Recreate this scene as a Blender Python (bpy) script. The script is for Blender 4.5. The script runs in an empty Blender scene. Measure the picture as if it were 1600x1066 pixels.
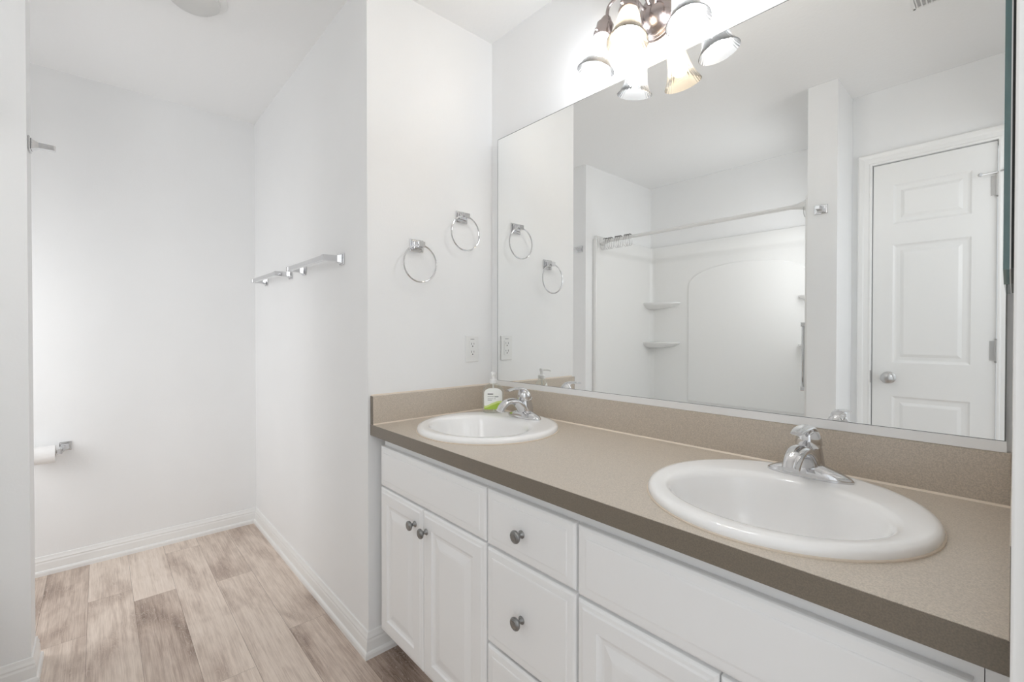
import bpy, bmesh, math, random
from mathutils import Vector, Matrix, Quaternion
random.seed(7)
S = bpy.context.scene
COL = S.collection
PI = math.pi

# ------------------------------------------------------------------ camera
cam_d = bpy.data.cameras.new('camera'); cam = bpy.data.objects.new('camera', cam_d); COL.objects.link(cam)
cam.location = (1.5553, -1.2941, 1.1684)
YAW, PITCH = 0.8351, -0.0092
fw = Vector((-math.sin(YAW)*math.cos(PITCH), math.cos(YAW)*math.cos(PITCH), math.sin(PITCH)))
cam.rotation_mode = 'QUATERNION'
cam.rotation_quaternion = fw.to_track_quat('-Z', 'Y')
cam_d.sensor_fit = 'HORIZONTAL'; cam_d.sensor_width = 36.0
cam_d.lens = 712.18/1600*36.0
cam_d.shift_x = 1.55/1600; cam_d.shift_y = -7.46/1600
cam_d.clip_start = 0.01
S.camera = cam

# ------------------------------------------------------------------ world daylight, added fill lights, exposure
W = bpy.data.worlds.new('world'); S.world = W; W.use_nodes = True
bg = W.node_tree.nodes['Background']
bg.inputs['Color'].default_value = (0.925, 0.965, 1.0, 1); bg.inputs['Strength'].default_value = 1.0
def area(name, loc, target, sx, sy, power, color=(1, 1, 1)):
    l = bpy.data.lights.new(name, 'AREA'); l.shape = 'RECTANGLE'; l.size = sx; l.size_y = sy; l.energy = power; l.color = color
    o = bpy.data.objects.new(name, l); COL.objects.link(o); o.location = loc
    o.rotation_mode = 'QUATERNION'
    o.rotation_quaternion = (Vector(target)-Vector(loc)).to_track_quat('-Z', 'Y')
    return o
area('added_doorway_fill', (2.0, -1.2, 1.6), (0.5, -1.0, 2.2), .6, .6, 2.0)  # added bounce fill outside the doorway, no fitting there
area('added_nook_fill', (-1.05, -2.33, .9), (-1.12, -1.0, .45), .5, 1.5, 9.5, (.97, .985, 1))  # unseen fill added to brighten the toilet nook, not a real window
area('added_tub_fill', (.795, -1.92, 1.45), (-.5, -1.8, 1.3), .45, 1.1, 6.8, (.97, .985, 1))  # soft fill added behind the wall stub to lift the tub, no window
S.view_settings.view_transform = 'Standard'; S.view_settings.look = 'None'
S.view_settings.gamma = 1.0; S.view_settings.use_curve_mapping = False
S.view_settings.exposure = 0.16
S.cycles.max_bounces = 14; S.cycles.diffuse_bounces = 8; S.cycles.glossy_bounces = 8
S.cycles.transparent_max_bounces = 16; S.cycles.transmission_bounces = 8
S.cycles.use_denoising = True
S.cycles.sample_clamp_indirect = 6.0

# ------------------------------------------------------------------ dimensions
L, LW, H = 1.5531, 1.569, 2.438
CT, BS, CE, DC, DW, D = 0.8363, 0.1022, 0.0391, 0.5696, 0.5794, 1.5728
XP0, XP1, YP, YD = 0.8206, 0.950, -1.4817, -1.7859
XA, YA, YB, PT = -0.6298, -1.4655, -2.3796, 0.134
XD0, XD1, ZD = 1.0413, 1.4906, 2.047
MX0, MX1, MZ0, MZ1 = 0.0556, 1.5459, 0.9593, 1.9958
def mirror_y(x, z): return -.014 - .002*(x-MX0) + .0011*(z-MZ1)

# ------------------------------------------------------------------ materials
def lin(c):
    c = c/255.0
    return c/12.92 if c <= .04045 else ((c+.055)/1.055)**2.4
def rgb(r, g, b): return (lin(r), lin(g), lin(b), 1)
def nodes(m): return m.node_tree.nodes, m.node_tree.links
def mat(name, color, rough=.5, metal=0.0, spec=.5, bump=0, bscale=80, coat=0.0, var=0.0, vscale=6.0):
    m = bpy.data.materials.new(name); m.use_nodes = True
    n, l = nodes(m); p = n['Principled BSDF']
    p.inputs['Base Color'].default_value = color; p.inputs['Roughness'].default_value = rough
    p.inputs['Metallic'].default_value = metal; p.inputs['Specular IOR Level'].default_value = spec
    p.inputs['Coat Weight'].default_value = coat; p.inputs['Coat Roughness'].default_value = .05
    tc = n.new('ShaderNodeTexCoord')
    if bump:
        t = n.new('ShaderNodeTexNoise'); t.inputs['Scale'].default_value = bscale; t.inputs['Detail'].default_value = 3
        b = n.new('ShaderNodeBump'); b.inputs['Strength'].default_value = bump; b.inputs['Distance'].default_value = .002
        l.new(tc.outputs['Object'], t.inputs['Vector']); l.new(t.outputs['Fac'], b.inputs['Height']); l.new(b.outputs['Normal'], p.inputs['Normal'])
    if var:
        t = n.new('ShaderNodeTexNoise'); t.inputs['Scale'].default_value = vscale; t.inputs['Detail'].default_value = 4
        r = n.new('ShaderNodeMapRange'); r.inputs['From Min'].default_value = .3; r.inputs['From Max'].default_value = .7
        r.inputs['To Min'].default_value = 1-var; r.inputs['To Max'].default_value = 1+var
        x = n.new('ShaderNodeMix'); x.data_type = 'RGBA'; x.blend_type = 'MULTIPLY'; x.inputs['Factor'].default_value = 1
        x.inputs['A'].default_value = color
        l.new(tc.outputs['Object'], t.inputs['Vector']); l.new(t.outputs['Fac'], r.inputs['Value']); l.new(r.outputs['Result'], x.inputs['B'])
        l.new(x.outputs['Result'], p.inputs['Base Color'])
    return m
M_WALL = mat('wall_paint', (.882,.886,.888,1), .55, spec=.3, bump=.12, bscale=140, var=.012, vscale=3)
M_CEIL = mat('ceiling_paint', (.897,.90,.90,1), .9, spec=.1, bump=.35, bscale=70)
M_TRIM = mat('white_trim_paint', (.88,.88,.87,1), .3, spec=.5)
M_DOOR = mat('white_door_paint', (.87,.87,.86,1), .35, spec=.5, bump=.03, bscale=200)
M_CAB = mat('white_thermofoil', (.90,.905,.908,1), .32, spec=.5)
M_PORC = mat('white_porcelain', (.92, .915, .91, 1), .14, spec=.5, coat=.2)
M_ACR = mat('white_acrylic', (.88,.88,.87,1), .15, spec=.5)
M_CHROME = mat('chrome', (.68, .68, .69, 1), .06, metal=1)
M_NICKEL = mat('brushed_nickel', (.42, .37, .36, 1), .22, metal=1)
M_SATIN = mat('satin_nickel', (.55, .545, .54, 1), .3, metal=1)
M_PEWTER = mat('pewter', (.30, .30, .295, 1), .33, metal=1, var=.25, vscale=60)
M_MIRROR = mat('mirror_silver', (.93, .94, .935, 1), .0, metal=1)
M_MEDGE = mat('mirror_edge', rgb(110, 112, 110), .3)
M_RAIL = mat('aluminium_channel', (.90, .90, .90, 1), .3, metal=.25)
M_TEAL = mat('glass_edge_teal', rgb(92, 122, 124), .05, spec=.8)
M_BLACK = mat('black_backing', (.012, .012, .012, 1), .5)
M_SILVER = mat('silver_line', (.8, .8, .8, 1), .3, metal=.5)
M_PLAST = mat('white_plastic', (.84, .84, .83, 1), .3)
M_SLOT = mat('dark_slot', (.06, .06, .06, 1), .6)
M_GREYMARK = mat('grey_mark', (.25, .25, .25, 1), .6)
M_PAPER = mat('tissue_paper', (.86, .85, .84, 1), .95, spec=.1, bump=.2, bscale=250)
M_CARD = mat('cardboard', rgb(170, 140, 105), .9)
M_CAULK = mat('white_caulk', rgb(225, 212, 196), .5)
M_DARKGAP = mat('dark_joint', rgb(120, 105, 92), .7)
M_LABELW = mat('label_white', (.86, .87, .84, 1), .4)
M_LABELG = mat('label_green', rgb(165, 195, 70), .4)
M_LABELL = mat('label_light_green', rgb(208, 222, 140), .4)
M_LABELT = mat('label_print', (.12, .13, .12, 1), .5)
M_GREYIN = mat('grey_fixture', (.70, .70, .69, 1), .5)
M_VENT = mat('vent_shade', (.62, .62, .62, 1), .6)

def laminate(name, base):
    m = bpy.data.materials.new(name); m.use_nodes = True
    n, l = nodes(m); p = n['Principled BSDF']; p.inputs['Roughness'].default_value = .34; p.inputs['Specular IOR Level'].default_value = .9
    tc = n.new('ShaderNodeTexCoord')
    a = n.new('ShaderNodeTexNoise'); a.inputs['Scale'].default_value = 480; a.inputs['Detail'].default_value = 3
    l.new(tc.outputs['Object'], a.inputs['Vector'])
    r = n.new('ShaderNodeValToRGB'); r.color_ramp.elements[0].position = .34; r.color_ramp.elements[1].position = .66
    r.color_ramp.elements[0].color = tuple(c*.84 for c in base[:3])+(1,); r.color_ramp.elements[1].color = tuple(min(1, c*1.15) for c in base[:3])+(1,)
    l.new(a.outputs['Fac'], r.inputs['Fac']); l.new(r.outputs['Color'], p.inputs['Base Color'])
    return m
M_LAM = laminate('tan_laminate', rgb(196, 185, 171))
M_LAMSHADE = laminate('tan_laminate_shaded', rgb(114, 104, 90))  # tan laminate darkened to paint shade on front edge and splash ends

def shade_mat(name, tint):
    m = bpy.data.materials.new(name); m.use_nodes = True
    n, l = nodes(m); n.remove(n['Principled BSDF']); out = n['Material Output']
    tr = n.new('ShaderNodeBsdfTransparent'); tr.inputs['Color'].default_value = tint
    tl = n.new('ShaderNodeBsdfTranslucent'); tl.inputs['Color'].default_value = tint
    df = n.new('ShaderNodeBsdfDiffuse'); df.inputs['Color'].default_value = tint
    gl = n.new('ShaderNodeBsdfGlossy'); gl.inputs['Roughness'].default_value = .08
    m1 = n.new('ShaderNodeMixShader'); m1.inputs['Fac'].default_value = .5
    l.new(df.outputs[0], m1.inputs[1]); l.new(tl.outputs[0], m1.inputs[2])
    m2 = n.new('ShaderNodeMixShader'); m2.inputs['Fac'].default_value = .14
    l.new(tr.outputs[0], m2.inputs[1]); l.new(m1.outputs[0], m2.inputs[2])
    fr = n.new('ShaderNodeFresnel'); fr.inputs['IOR'].default_value = 1.32
    m3 = n.new('ShaderNodeMixShader'); l.new(fr.outputs[0], m3.inputs['Fac'])
    l.new(m2.outputs[0], m3.inputs[1]); l.new(gl.outputs[0], m3.inputs[2]); l.new(m3.outputs[0], out.inputs['Surface'])
    return m
M_SHADE = shade_mat('ribbed_glass', (.955, .96, .97, 1))
M_SHADEW = shade_mat('ribbed_glass_warm', (.955, .89, .79, 1))
def clear_mat(name, tint):
    m = bpy.data.materials.new(name); m.use_nodes = True
    n, l = nodes(m); n.remove(n['Principled BSDF']); out = n['Material Output']
    tr = n.new('ShaderNodeBsdfTransparent'); tr.inputs['Color'].default_value = tint
    p = n.new('ShaderNodeBsdfPrincipled'); p.inputs['Base Color'].default_value = (.8, .8, .78, 1); p.inputs['Roughness'].default_value = .08
    lw = n.new('ShaderNodeLayerWeight'); lw.inputs['Blend'].default_value = .25
    r = n.new('ShaderNodeMapRange'); r.inputs['To Min'].default_value = .06; r.inputs['To Max'].default_value = .45
    l.new(lw.outputs['Facing'], r.inputs['Value'])
    m3 = n.new('ShaderNodeMixShader'); l.new(r.outputs['Result'], m3.inputs['Fac'])
    l.new(tr.outputs[0], m3.inputs[1]); l.new(p.outputs[0], m3.inputs[2]); l.new(m3.outputs[0], out.inputs['Surface'])
    return m
M_CLEAR = clear_mat('clear_plastic', (.97, .98, .96, 1))
def emit(name, color, strength):
    m = bpy.data.materials.new(name); m.use_nodes = True
    n, l = nodes(m); n.remove(n['Principled BSDF'])
    e = n.new('ShaderNodeEmission'); e.inputs['Color'].default_value = color; e.inputs['Strength'].default_value = strength
    l.new(e.outputs[0], n['Material Output'].inputs['Surface']); return m
BULB = 112
M_BULBC = emit('bulb_cool', (.95, .975, 1, 1), BULB)
M_BULBW = emit('bulb_warm', (1, .94, .86, 1), BULB)

def floor_mat():
    m = bpy.data.materials.new('vinyl_plank'); m.use_nodes = True
    n, l = nodes(m); p = n['Principled BSDF']; p.inputs['Roughness'].default_value = .42; p.inputs['Specular IOR Level'].default_value = .35
    tc = n.new('ShaderNodeTexCoord'); at = n.new('ShaderNodeAttribute'); at.attribute_name = 'plank'
    sp = n.new('ShaderNodeSeparateColor'); l.new(at.outputs['Color'], sp.inputs['Color'])
    off = n.new('ShaderNodeCombineXYZ')
    for i, k in enumerate(('X', 'Y')):
        q = n.new('ShaderNodeMath'); q.operation = 'MULTIPLY'; q.inputs[1].default_value = (37.0, 11.0)[i]
        l.new(sp.outputs[('Green', 'Blue')[i]], q.inputs[0]); l.new(q.outputs[0], off.inputs[k])
    va = n.new('ShaderNodeVectorMath'); va.operation = 'ADD'; l.new(tc.outputs['Object'], va.inputs[0]); l.new(off.outputs[0], va.inputs[1])
    def noise(sx, sy, scale, detail, dist=0.0):
        mp = n.new('ShaderNodeMapping'); mp.inputs['Scale'].default_value = (sx, sy, 1); l.new(va.outputs[0], mp.inputs['Vector'])
        t = n.new('ShaderNodeTexNoise'); t.inputs['Scale'].default_value = scale; t.inputs['Detail'].default_value = detail; t.inputs['Distortion'].default_value = dist
        l.new(mp.outputs[0], t.inputs['Vector']); return t.outputs['Fac']
    def rng(v, a, b, c, d):
        r = n.new('ShaderNodeMapRange'); r.inputs['From Min'].default_value = a; r.inputs['From Max'].default_value = b
        r.inputs['To Min'].default_value = c; r.inputs['To Max'].default_value = d; l.new(v, r.inputs['Value']); return r.outputs['Result']
    def mth(op, a, b):
        q = n.new('ShaderNodeMath'); q.operation = op
        for i, v in enumerate((a, b)):
            if isinstance(v, (int, float)): q.inputs[i].default_value = v
            else: l.new(v, q.inputs[i])
        return q.outputs[0]
    smudge = noise(1.6, 5, 1.6, 3, .6)
    cloud = noise(3.5, 9, 2.0, 4, 1.0)
    fine = noise(6, 150, 2.0, 4, .3)
    cath = noise(2.2, 9, 2.4, 2, 1.5)
    # tone: plank tone + smudges + grain
    streak = noise(1.2, 34, 2.2, 5, .8)
    t = mth('ADD', sp.outputs['Red'], rng(smudge, .47, .72, .06, -.24))
    t = mth('ADD', t, rng(cloud, .3, .7, .05, -.06))
    t = mth('ADD', t, rng(streak, .3, .7, .09, -.10))
    t = mth('ADD', t, rng(fine, .3, .7, .09, -.09))
    ramp = n.new('ShaderNodeValToRGB'); e = ramp.color_ramp.elements
    e[0].position = 0.0; e[0].color = rgb(118, 99, 87)
    e[1].position = 1.0; e[1].color = rgb(246, 234, 224)
    k = e.new(.35); k.color = rgb(184, 165, 152)
    k = e.new(.68); k.color = rgb(226, 211, 198)
    l.new(mth('ADD', t, .22), ramp.inputs['Fac'])
    # pale cathedral figure lines
    fr = mth('FRACT', mth('MULTIPLY', cath, 16.0), 0.0)
    ln = rng(mth('ABSOLUTE', mth('SUBTRACT', fr, .5), 0.0), 0.0, .10, 1.0, 0.0)
    ln = mth('MULTIPLY', ln, rng(smudge, .45, .65, .05, .5))
    mx = n.new('ShaderNodeMix'); mx.data_type = 'RGBA'; mx.inputs['B'].default_value = rgb(232, 222, 212)
    l.new(ln, mx.inputs['Factor']); l.new(ramp.outputs['Color'], mx.inputs['A']); l.new(mx.outputs['Result'], p.inputs['Base Color'])
    b = n.new('ShaderNodeBump'); b.inputs['Strength'].default_value = .08; b.inputs['Distance'].default_value = .001
    l.new(fine, b.inputs['Height']); l.new(b.outputs['Normal'], p.inputs['Normal'])
    return m
M_FLOOR = floor_mat()

# ------------------------------------------------------------------ mesh helpers
def box(bm, x0, x1, y0, y1, z0, z1, bev=0, mi=0):
    vs = [bm.verts.new((x, y, z)) for x in (x0, x1) for y in (y0, y1) for z in (z0, z1)]
    idx = [(0, 1, 3, 2), (4, 6, 7, 5), (0, 4, 5, 1), (2, 3, 7, 6), (0, 2, 6, 4), (1, 5, 7, 3)]
    fs = [bm.faces.new([vs[i] for i in f]) for f in idx]
    for f in fs: f.material_index = mi
    if bev:
        es = {e for f in fs for e in f.edges}
        bmesh.ops.bevel(bm, geom=list(es), offset=bev, segments=2, affect='EDGES', profile=.5)
    return vs
def frame_of(d):
    d = Vector(d).normalized()
    a = Vector((0, 0, 1)) if abs(d.z) < .9 else Vector((1, 0, 0))
    u = d.cross(a).normalized(); v = d.cross(u).normalized()
    return u, v
def tube(bm, pts, rad, seg=12, cap=True, closed=False, flat=None):
    """sweep a round (or flat = height/width) section along a polyline"""
    pts = [Vector(p) for p in pts]; n = len(pts)
    if not isinstance(rad, (list, tuple)): rad = [rad]*n
    rings = []; u = None
    for i, p in enumerate(pts):
        if closed: d = pts[(i+1) % n]-pts[i-1]
        elif i == 0: d = pts[1]-pts[0]
        elif i == n-1: d = pts[-1]-pts[-2]
        else: d = (pts[i+1]-pts[i]).normalized()+(pts[i]-pts[i-1]).normalized()
        d.normalize()
        if u is None: u, v = frame_of(d)
        else:
            u = (u-d*u.dot(d)).normalized(); v = d.cross(u).normalized()
        ru = rad[i] if not isinstance(rad[i], (list, tuple)) else rad[i][0]
        rv = ru*(flat or 1) if not isinstance(rad[i], (list, tuple)) else rad[i][1]
        rings.append([bm.verts.new(p+u*ru*math.cos(2*PI*k/seg)+v*rv*math.sin(2*PI*k/seg)) for k in range(seg)])
    m = n if closed else n-1
    for i in range(m):
        a, b = rings[i], rings[(i+1) % n]
        for k in range(seg):
            bm.faces.new((a[k], a[(k+1) % seg], b[(k+1) % seg], b[k]))
    if cap and not closed:
        bm.faces.new(rings[0][::-1]); bm.faces.new(rings[-1])
    return rings
def lathe(bm, prof, origin, axis, seg=24, ribs=0, amp=0.0, cap=True):
    """profile of (radius, distance along axis)"""
    o = Vector(origin); d = Vector(axis).normalized(); u, v = frame_of(d)
    rings = []
    for r, h in prof:
        ring = []
        for k in range(seg):
            a = 2*PI*k/seg; rr = r
            if ribs: rr = r*(1+amp*math.cos(a*ribs))
            ring.append(bm.verts.new(o+d*h+(u*math.cos(a)+v*math.sin(a))*max(rr, 1e-5)))
        rings.append(ring)
    for a, b in zip(rings, rings[1:]):
        for k in range(seg): bm.faces.new((a[k], a[(k+1) % seg], b[(k+1) % seg], b[k]))
    if cap:
        bm.faces.new(rings[0][::-1]); bm.faces.new(rings[-1])
def rings_loft(bm, rings, close_last=True, close_first=False):
    vr = [[bm.verts.new(p) for p in r] for r in rings]
    n = len(vr[0])
    for a, b in zip(vr, vr[1:]):
        for k in range(n): bm.faces.new((a[k], a[(k+1) % n], b[(k+1) % n], b[k]))
    if close_last: bm.faces.new(vr[-1])
    if close_first: bm.faces.new(vr[0][::-1])
    return vr
def catmull(pts, n=8):
    P = [Vector(p) for p in pts]; P = [P[0]*2-P[1]]+P+[P[-1]*2-P[-2]]; out = []
    for i in range(1, len(P)-2):
        for k in range(n):
            t = k/n; a, b, c, d = P[i-1], P[i], P[i+1], P[i+2]
            out.append(.5*((2*b)+(c-a)*t+(2*a-5*b+4*c-d)*t*t+(3*b-a-3*c+d)*t**3))
    out.append(P[-2]); return out
def lerp_list(v, n):
    out = []
    for i in range(len(v)-1):
        for k in range(n):
            t = k/n
            out.append(tuple(a+(b-a)*t for a, b in zip(v[i], v[i+1])) if isinstance(v[i], tuple) else v[i]+(v[i+1]-v[i])*t)
    out.append(v[-1]); return out

def link(name, bm, mats, parent=None, smooth=False, angle=35):
    bmesh.ops.recalc_face_normals(bm, faces=bm.faces[:])
    me = bpy.data.meshes.new(name)
    off = None
    if parent is not None:
        off = Vector(parent['_w']); bmesh.ops.translate(bm, verts=bm.verts[:], vec=-off)
    if smooth:
        for f in bm.faces: f.smooth = True
        lim = math.radians(angle)
        for e in bm.edges:
            if len(e.link_faces) == 2 and e.calc_face_angle(0) > lim: e.smooth = False
    bm.to_mesh(me); bm.free()
    for m in (mats if isinstance(mats, (list, tuple)) else [mats]): me.materials.append(m)
    o = bpy.data.objects.new(name, me); COL.objects.link(o)
    if parent is not None:
        o.parent = parent; o['_w'] = tuple(off)
    return o
def thing(name, label, cat, loc, group=None):
    o = bpy.data.objects.new(name, None); COL.objects.link(o); o.location = loc; o.empty_display_size = .05
    o['label'] = label; o['category'] = cat; o['_w'] = tuple(loc)
    if group: o['group'] = group
    return o
def struct(name, bm, m, label=None, smooth=False, parent=None):
    o = link(name, bm, m, parent, smooth)
    if parent is None: o['kind'] = 'structure'
    if label: o['label'] = label
    return o
def copy_tree(o, loc=None, label=None, parent=None, rotz=None):
    c = o.copy(); COL.objects.link(c)
    if parent is not None: c.parent = parent
    if loc is not None: c.location = loc
    if rotz is not None: c.rotation_euler = (0, 0, rotz)
    if label: c['label'] = label
    for ch in list(o.children): copy_tree(ch, parent=c)
    return c
def B(): return bmesh.new()

# ------------------------------------------------------------------ room shell
def make_floor():
    bm = B(); lay = bm.loops.layers.color.new('plank')
    w, ln, gap = .1475, 1.22, .0004
    offs = {0: -.352, 1: .28, 2: -.2155, 3: -.997, 4: .10, 5: -.837, 6: -.3, -1: -.75}
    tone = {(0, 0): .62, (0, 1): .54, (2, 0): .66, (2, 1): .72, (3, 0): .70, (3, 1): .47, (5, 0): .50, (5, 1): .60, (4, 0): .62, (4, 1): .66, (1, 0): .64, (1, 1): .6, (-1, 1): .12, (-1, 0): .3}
    x_lo, x_hi, y_lo, y_hi = -1.70, 3.2, -2.55, .1
    r0 = -6; 
    for r in range(-6, 13):
        y1 = -.597 - w*r; y0 = y1-w
        y0c, y1c = max(y0, y_lo), min(y1, y_hi)
        if y1c-y0c < .002: continue
        o = offs.get(r, random.uniform(-1, .2))
        k = -3
        while o+ln*k < x_hi:
            a, b = o+ln*(k-1), o+ln*k
            a, b = max(a, x_lo), min(b, x_hi)
            if b-a > .01:
                t = tone.get((r, k), random.uniform(.48, .72))
                c = (t, random.random(), random.random(), 1)
                vs = [bm.verts.new((x, y, 0)) for x, y in ((a+gap, y0c+gap), (b-gap, y0c+gap), (b-gap, y1c-gap), (a+gap, y1c-gap))]
                f = bm.faces.new(vs)
                for lp in f.loops: lp[lay] = c
            k += 1
    # dark bed below the plank joints
    vs = [bm.verts.new((x, y, -.0012)) for x, y in ((x_lo, y_lo), (x_hi, y_lo), (x_hi, y_hi), (x_lo, y_hi))]
    f = bm.faces.new(vs); f.material_index = 1
    for lp in f.loops: lp[lay] = (0, 0, 0, 1)
    vs = [bm.verts.new((x, y, -.05)) for x, y in ((x_lo, y_lo), (x_hi, y_lo), (x_hi, y_hi), (x_lo, y_hi))]
    f = bm.faces.new(vs); f.material_index = 1
    for lp in f.loops: lp[lay] = (0, 0, 0, 1)
    return struct('floor', bm, [M_FLOOR, M_DARKGAP], 'greyed oak look vinyl plank floor')
make_floor()
bm = B(); box(bm, -1.70, LW+.115, -2.55, .1, H, H+.06); struct('ceiling', bm, M_CEIL, 'white lightly textured ceiling')
T = .1
bm = B(); box(bm, 0, LW+.115, 0, T, 0, H); struct('wall_back', bm, M_WALL, 'white wall behind the long vanity mirror')
bm = B(); box(bm, -T, 0, -DW+T, T, 0, H); struct('wall_left', bm, M_WALL, 'white end wall carrying the towel rings')
bm = B(); box(bm, -D-T, 0, -DW, -DW+T, 0, H); struct('wall_recess', bm, M_WALL, 'white wall carrying the two towel bars')
bm = B(); box(bm, -D-T, -D, YB-T, -DW, 0, H); struct('wall_far', bm, M_WALL, 'white far wall of the toilet nook')
bm = B(); box(bm, -D, XP1, YB-T, YB, 0, H); struct('wall_rear', bm, M_WALL, 'white wall behind the tub')
bm = B(); box(bm, XA-PT, XA, YB, YA, 0, H); struct('wall_partition', bm, M_WALL, 'white partition between toilet nook and tub')
bm = B(); box(bm, XP0, XP1, YB, YP, 0, H); struct('wall_pier', bm, M_WALL, 'white wall stub at the open end of the tub')
# closet door wall with its opening
bm = B()
box(bm, XP1, XD0-.004, YD-T, YD, 0, H); box(bm, XD1+.004, LW+.115, YD-T, YD, 0, H); box(bm, XD0-.004, XD1+.004, YD-T, YD, ZD+.004, H)
struct('wall_door', bm, M_WALL, 'white wall around the narrow closet door')
# right wall with the doorway the view is taken from
JY = -.655
bm = B(); box(bm, LW, LW+.115, JY, 0, 0, H); box(bm, LW, LW+.115, YD, JY, 2.07, H)
struct('wall_right', bm, M_WALL, 'white right wall ending at the entrance doorway')
bm = B()
box(bm, LW-.0005, LW+.1155, JY-.018, JY, 0, 2.07)
box(bm, LW+.045, LW+.08, JY-.03, JY-.018, 0, 2.06, .002)
box(bm, LW-.0145, LW-.0006, JY-.010, JY+.045, 0, 2.12, .002)
box(bm, LW-.0145, LW-.0006, YD+.001, JY-.0105, 2.06, 2.12, .002)
struct('trim_1', bm, M_TRIM, 'white door jamb and casing of the entrance at the right edge')

# mouldings
def molding(path, prof, names, label):
    """sweep profile (distance from wall, height) along a floor path; room lies to the right of the path"""
    P = [Vector((x, y)) for x, y in path]; n = len(P); nor = []
    for i in range(n-1):
        d = (P[i+1]-P[i]).normalized(); nor.append(Vector((d.y, -d.x)))
    mit = []
    for i in range(n):
        if i == 0: mit.append(nor[0])
        elif i == n-1: mit.append(nor[-1])
        else:
            m = (nor[i-1]+nor[i]); mit.append(m/(1+nor[i-1].dot(nor[i])))
    for i in range(n-1):
        bm = B(); ends = []
        for j in (i, i+1):
            ends.append([bm.verts.new((P[j].x+mit[j].x*d, P[j].y+mit[j].y*d, z)) for d, z in prof])
        a, b = ends
        for k in range(len(prof)):
            bm.faces.new((a[k], a[(k+1) % len(prof)], b[(k+1) % len(prof)], b[k]))
        bm.faces.new(a[::-1]); bm.faces.new(b)
        struct(names[i], bm, M_TRIM, label)
BP = [(-.001, 0), (.019, 0), (.019, .015), (.0165, .0215), (.0118, .0245), (.0106, .056), (.0085, .063), (.0095, .069), (.0062, .078), (.0042, .088), (-.001, .090)]
molding([(-D, YB), (-D, -DW), (0, -DW), (0, -.30)], BP, ['baseboard_far', 'baseboard_recess', 'baseboard_left'], 'white moulded baseboard with shoe strip')
YFR = -1.568
molding([(XP1, YD), (XP1, YP), (XP0, YP), (XP0, YFR+.02)], BP, ['baseboard_stub', 'baseboard_pier', 'baseboard_tub'], 'white moulded baseboard wrapping the wall stub')
molding([(XA, YFR+.02), (XA, YA), (XA-PT, YA), (XA-PT, YB)], BP, ['baseboard_partition_side', 'baseboard_partition', 'baseboard_nook'], 'white moulded baseboard wrapping the end of the partition')

# closet door
def rect_rings(bm, x0, x1, z0, z1, y, steps, sgn=-1, mi=0):
    """concentric rectangles: steps (inset, depth offset from y towards the room when positive); sgn=-1: room is -y, +1: +y"""
    prev = None
    for ins, dep in steps:
        yy = y+sgn*dep
        r = [bm.verts.new(p) for p in ((x0+ins, yy, z0+ins), (x1-ins, yy, z0+ins), (x1-ins, yy, z1-ins), (x0+ins, yy, z1-ins))]
        if prev:
            for k in range(4):
                f = bm.faces.new((prev[k], prev[(k+1) % 4], r[(k+1) % 4], r[k])); f.material_index = mi
        prev = r
    f = bm.faces.new(prev); f.material_index = mi
def make_closet_door():
    bm = B(); y = YD-.004; x0, x1, z0, z1 = XD0, XD1, .012, ZD
    px0, px1 = 1.1225, 1.4095
    zs = [z0, .235, .841, 1.0145, 1.6235, 1.729, 1.934, z1]
    for i in range(len(zs)-1):
        for a, b in ((x0, px0), (px0, px1), (px1, x1)):
            if a == px0 and i in (1, 3, 5):
                rect_rings(bm, a, b, zs[i], zs[i+1], y, [(0, 0), (.008, -.006), (.014, -.0075), (.030, -.0075), (.043, -.002), (.046, -.0015)], +1)
            else:
                bm.faces.new([bm.verts.new(p) for p in ((a, y, zs[i]), (b, y, zs[i]), (b, y, zs[i+1]), (a, y, zs[i+1]))])
    bmesh.ops.remove_doubles(bm, verts=bm.verts[:], dist=1e-5)
    # sides and back
    vs = [(x0, z0), (x1, z0), (x1, z1), (x0, z1)]
    back = [bm.verts.new((a, y-.034, c)) for a, c in vs]; bm.faces.new(back)
    front = [bm.verts.new((a, y, c)) for a, c in vs]
    for k in range(4): bm.faces.new((front[k], front[(k+1) % 4], back[(k+1) % 4], back[k]))
    d = link('door_1', bm, M_DOOR); d['kind'] = 'structure'; d['label'] = 'narrow white three panel closet door seen in the mirror'; d['_w'] = (0, 0, 0)
    kb = B(); lathe(kb, [(.031, 0), (.031, .004), (.027, .007), (.012, .010), (.011, .026), (.018, .030), (.026, .038), (.028, .047), (.026, .056), (.018, .063), (.004, .066)], (1.109, y, .936), (0, 1, 0), 28)
    link('door_knob', kb, M_SATIN, d, True)
    for zc in (1.845, 1.086, .2):
        hb = B()
        tube(hb, [(XD1+.002, YD+.004, zc-.05), (XD1+.002, YD+.004, zc+.05)], .0065, 10)
        for q in (-.052, .052): lathe(hb, [(.0045, 0), (.0075, .003), (.003, .006)], (XD1+.002, YD+.004, zc+q-.003), (0, 0, 1), 10)
        box(hb, XD1-.02, XD1+.002, YD-.0038, YD-.002, zc-.045, zc+.045)
        link('hinge', hb, M_SATIN, d, True)
    sb = B()  # hinge pin stop
    tube(sb, [(XD1-.05, YD+.03, 1.895), (XD1+.002, YD+.006, 1.902), (XD1+.04, YD+.028, 1.906)], .0035, 8)
    lathe(sb, [(.008, 0), (.009, .004), (.008, .009)], (XD1-.05, YD+.034, 1.895), (-.5, -.6, 0), 10)
    lathe(sb, [(.008, 0), (.009, .004), (.008, .009)], (XD1+.04, YD+.032, 1.906), (.5, -.6, 0), 10)
    link('door_stop', sb, M_SATIN, d, True)
    lb = B(); box(lb, XD0-.0135, XD0-.003, YD+.0005, YD+.0125, .905, .97, .001); link('latch_plate', lb, M_SATIN, d)
make_closet_door()
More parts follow.
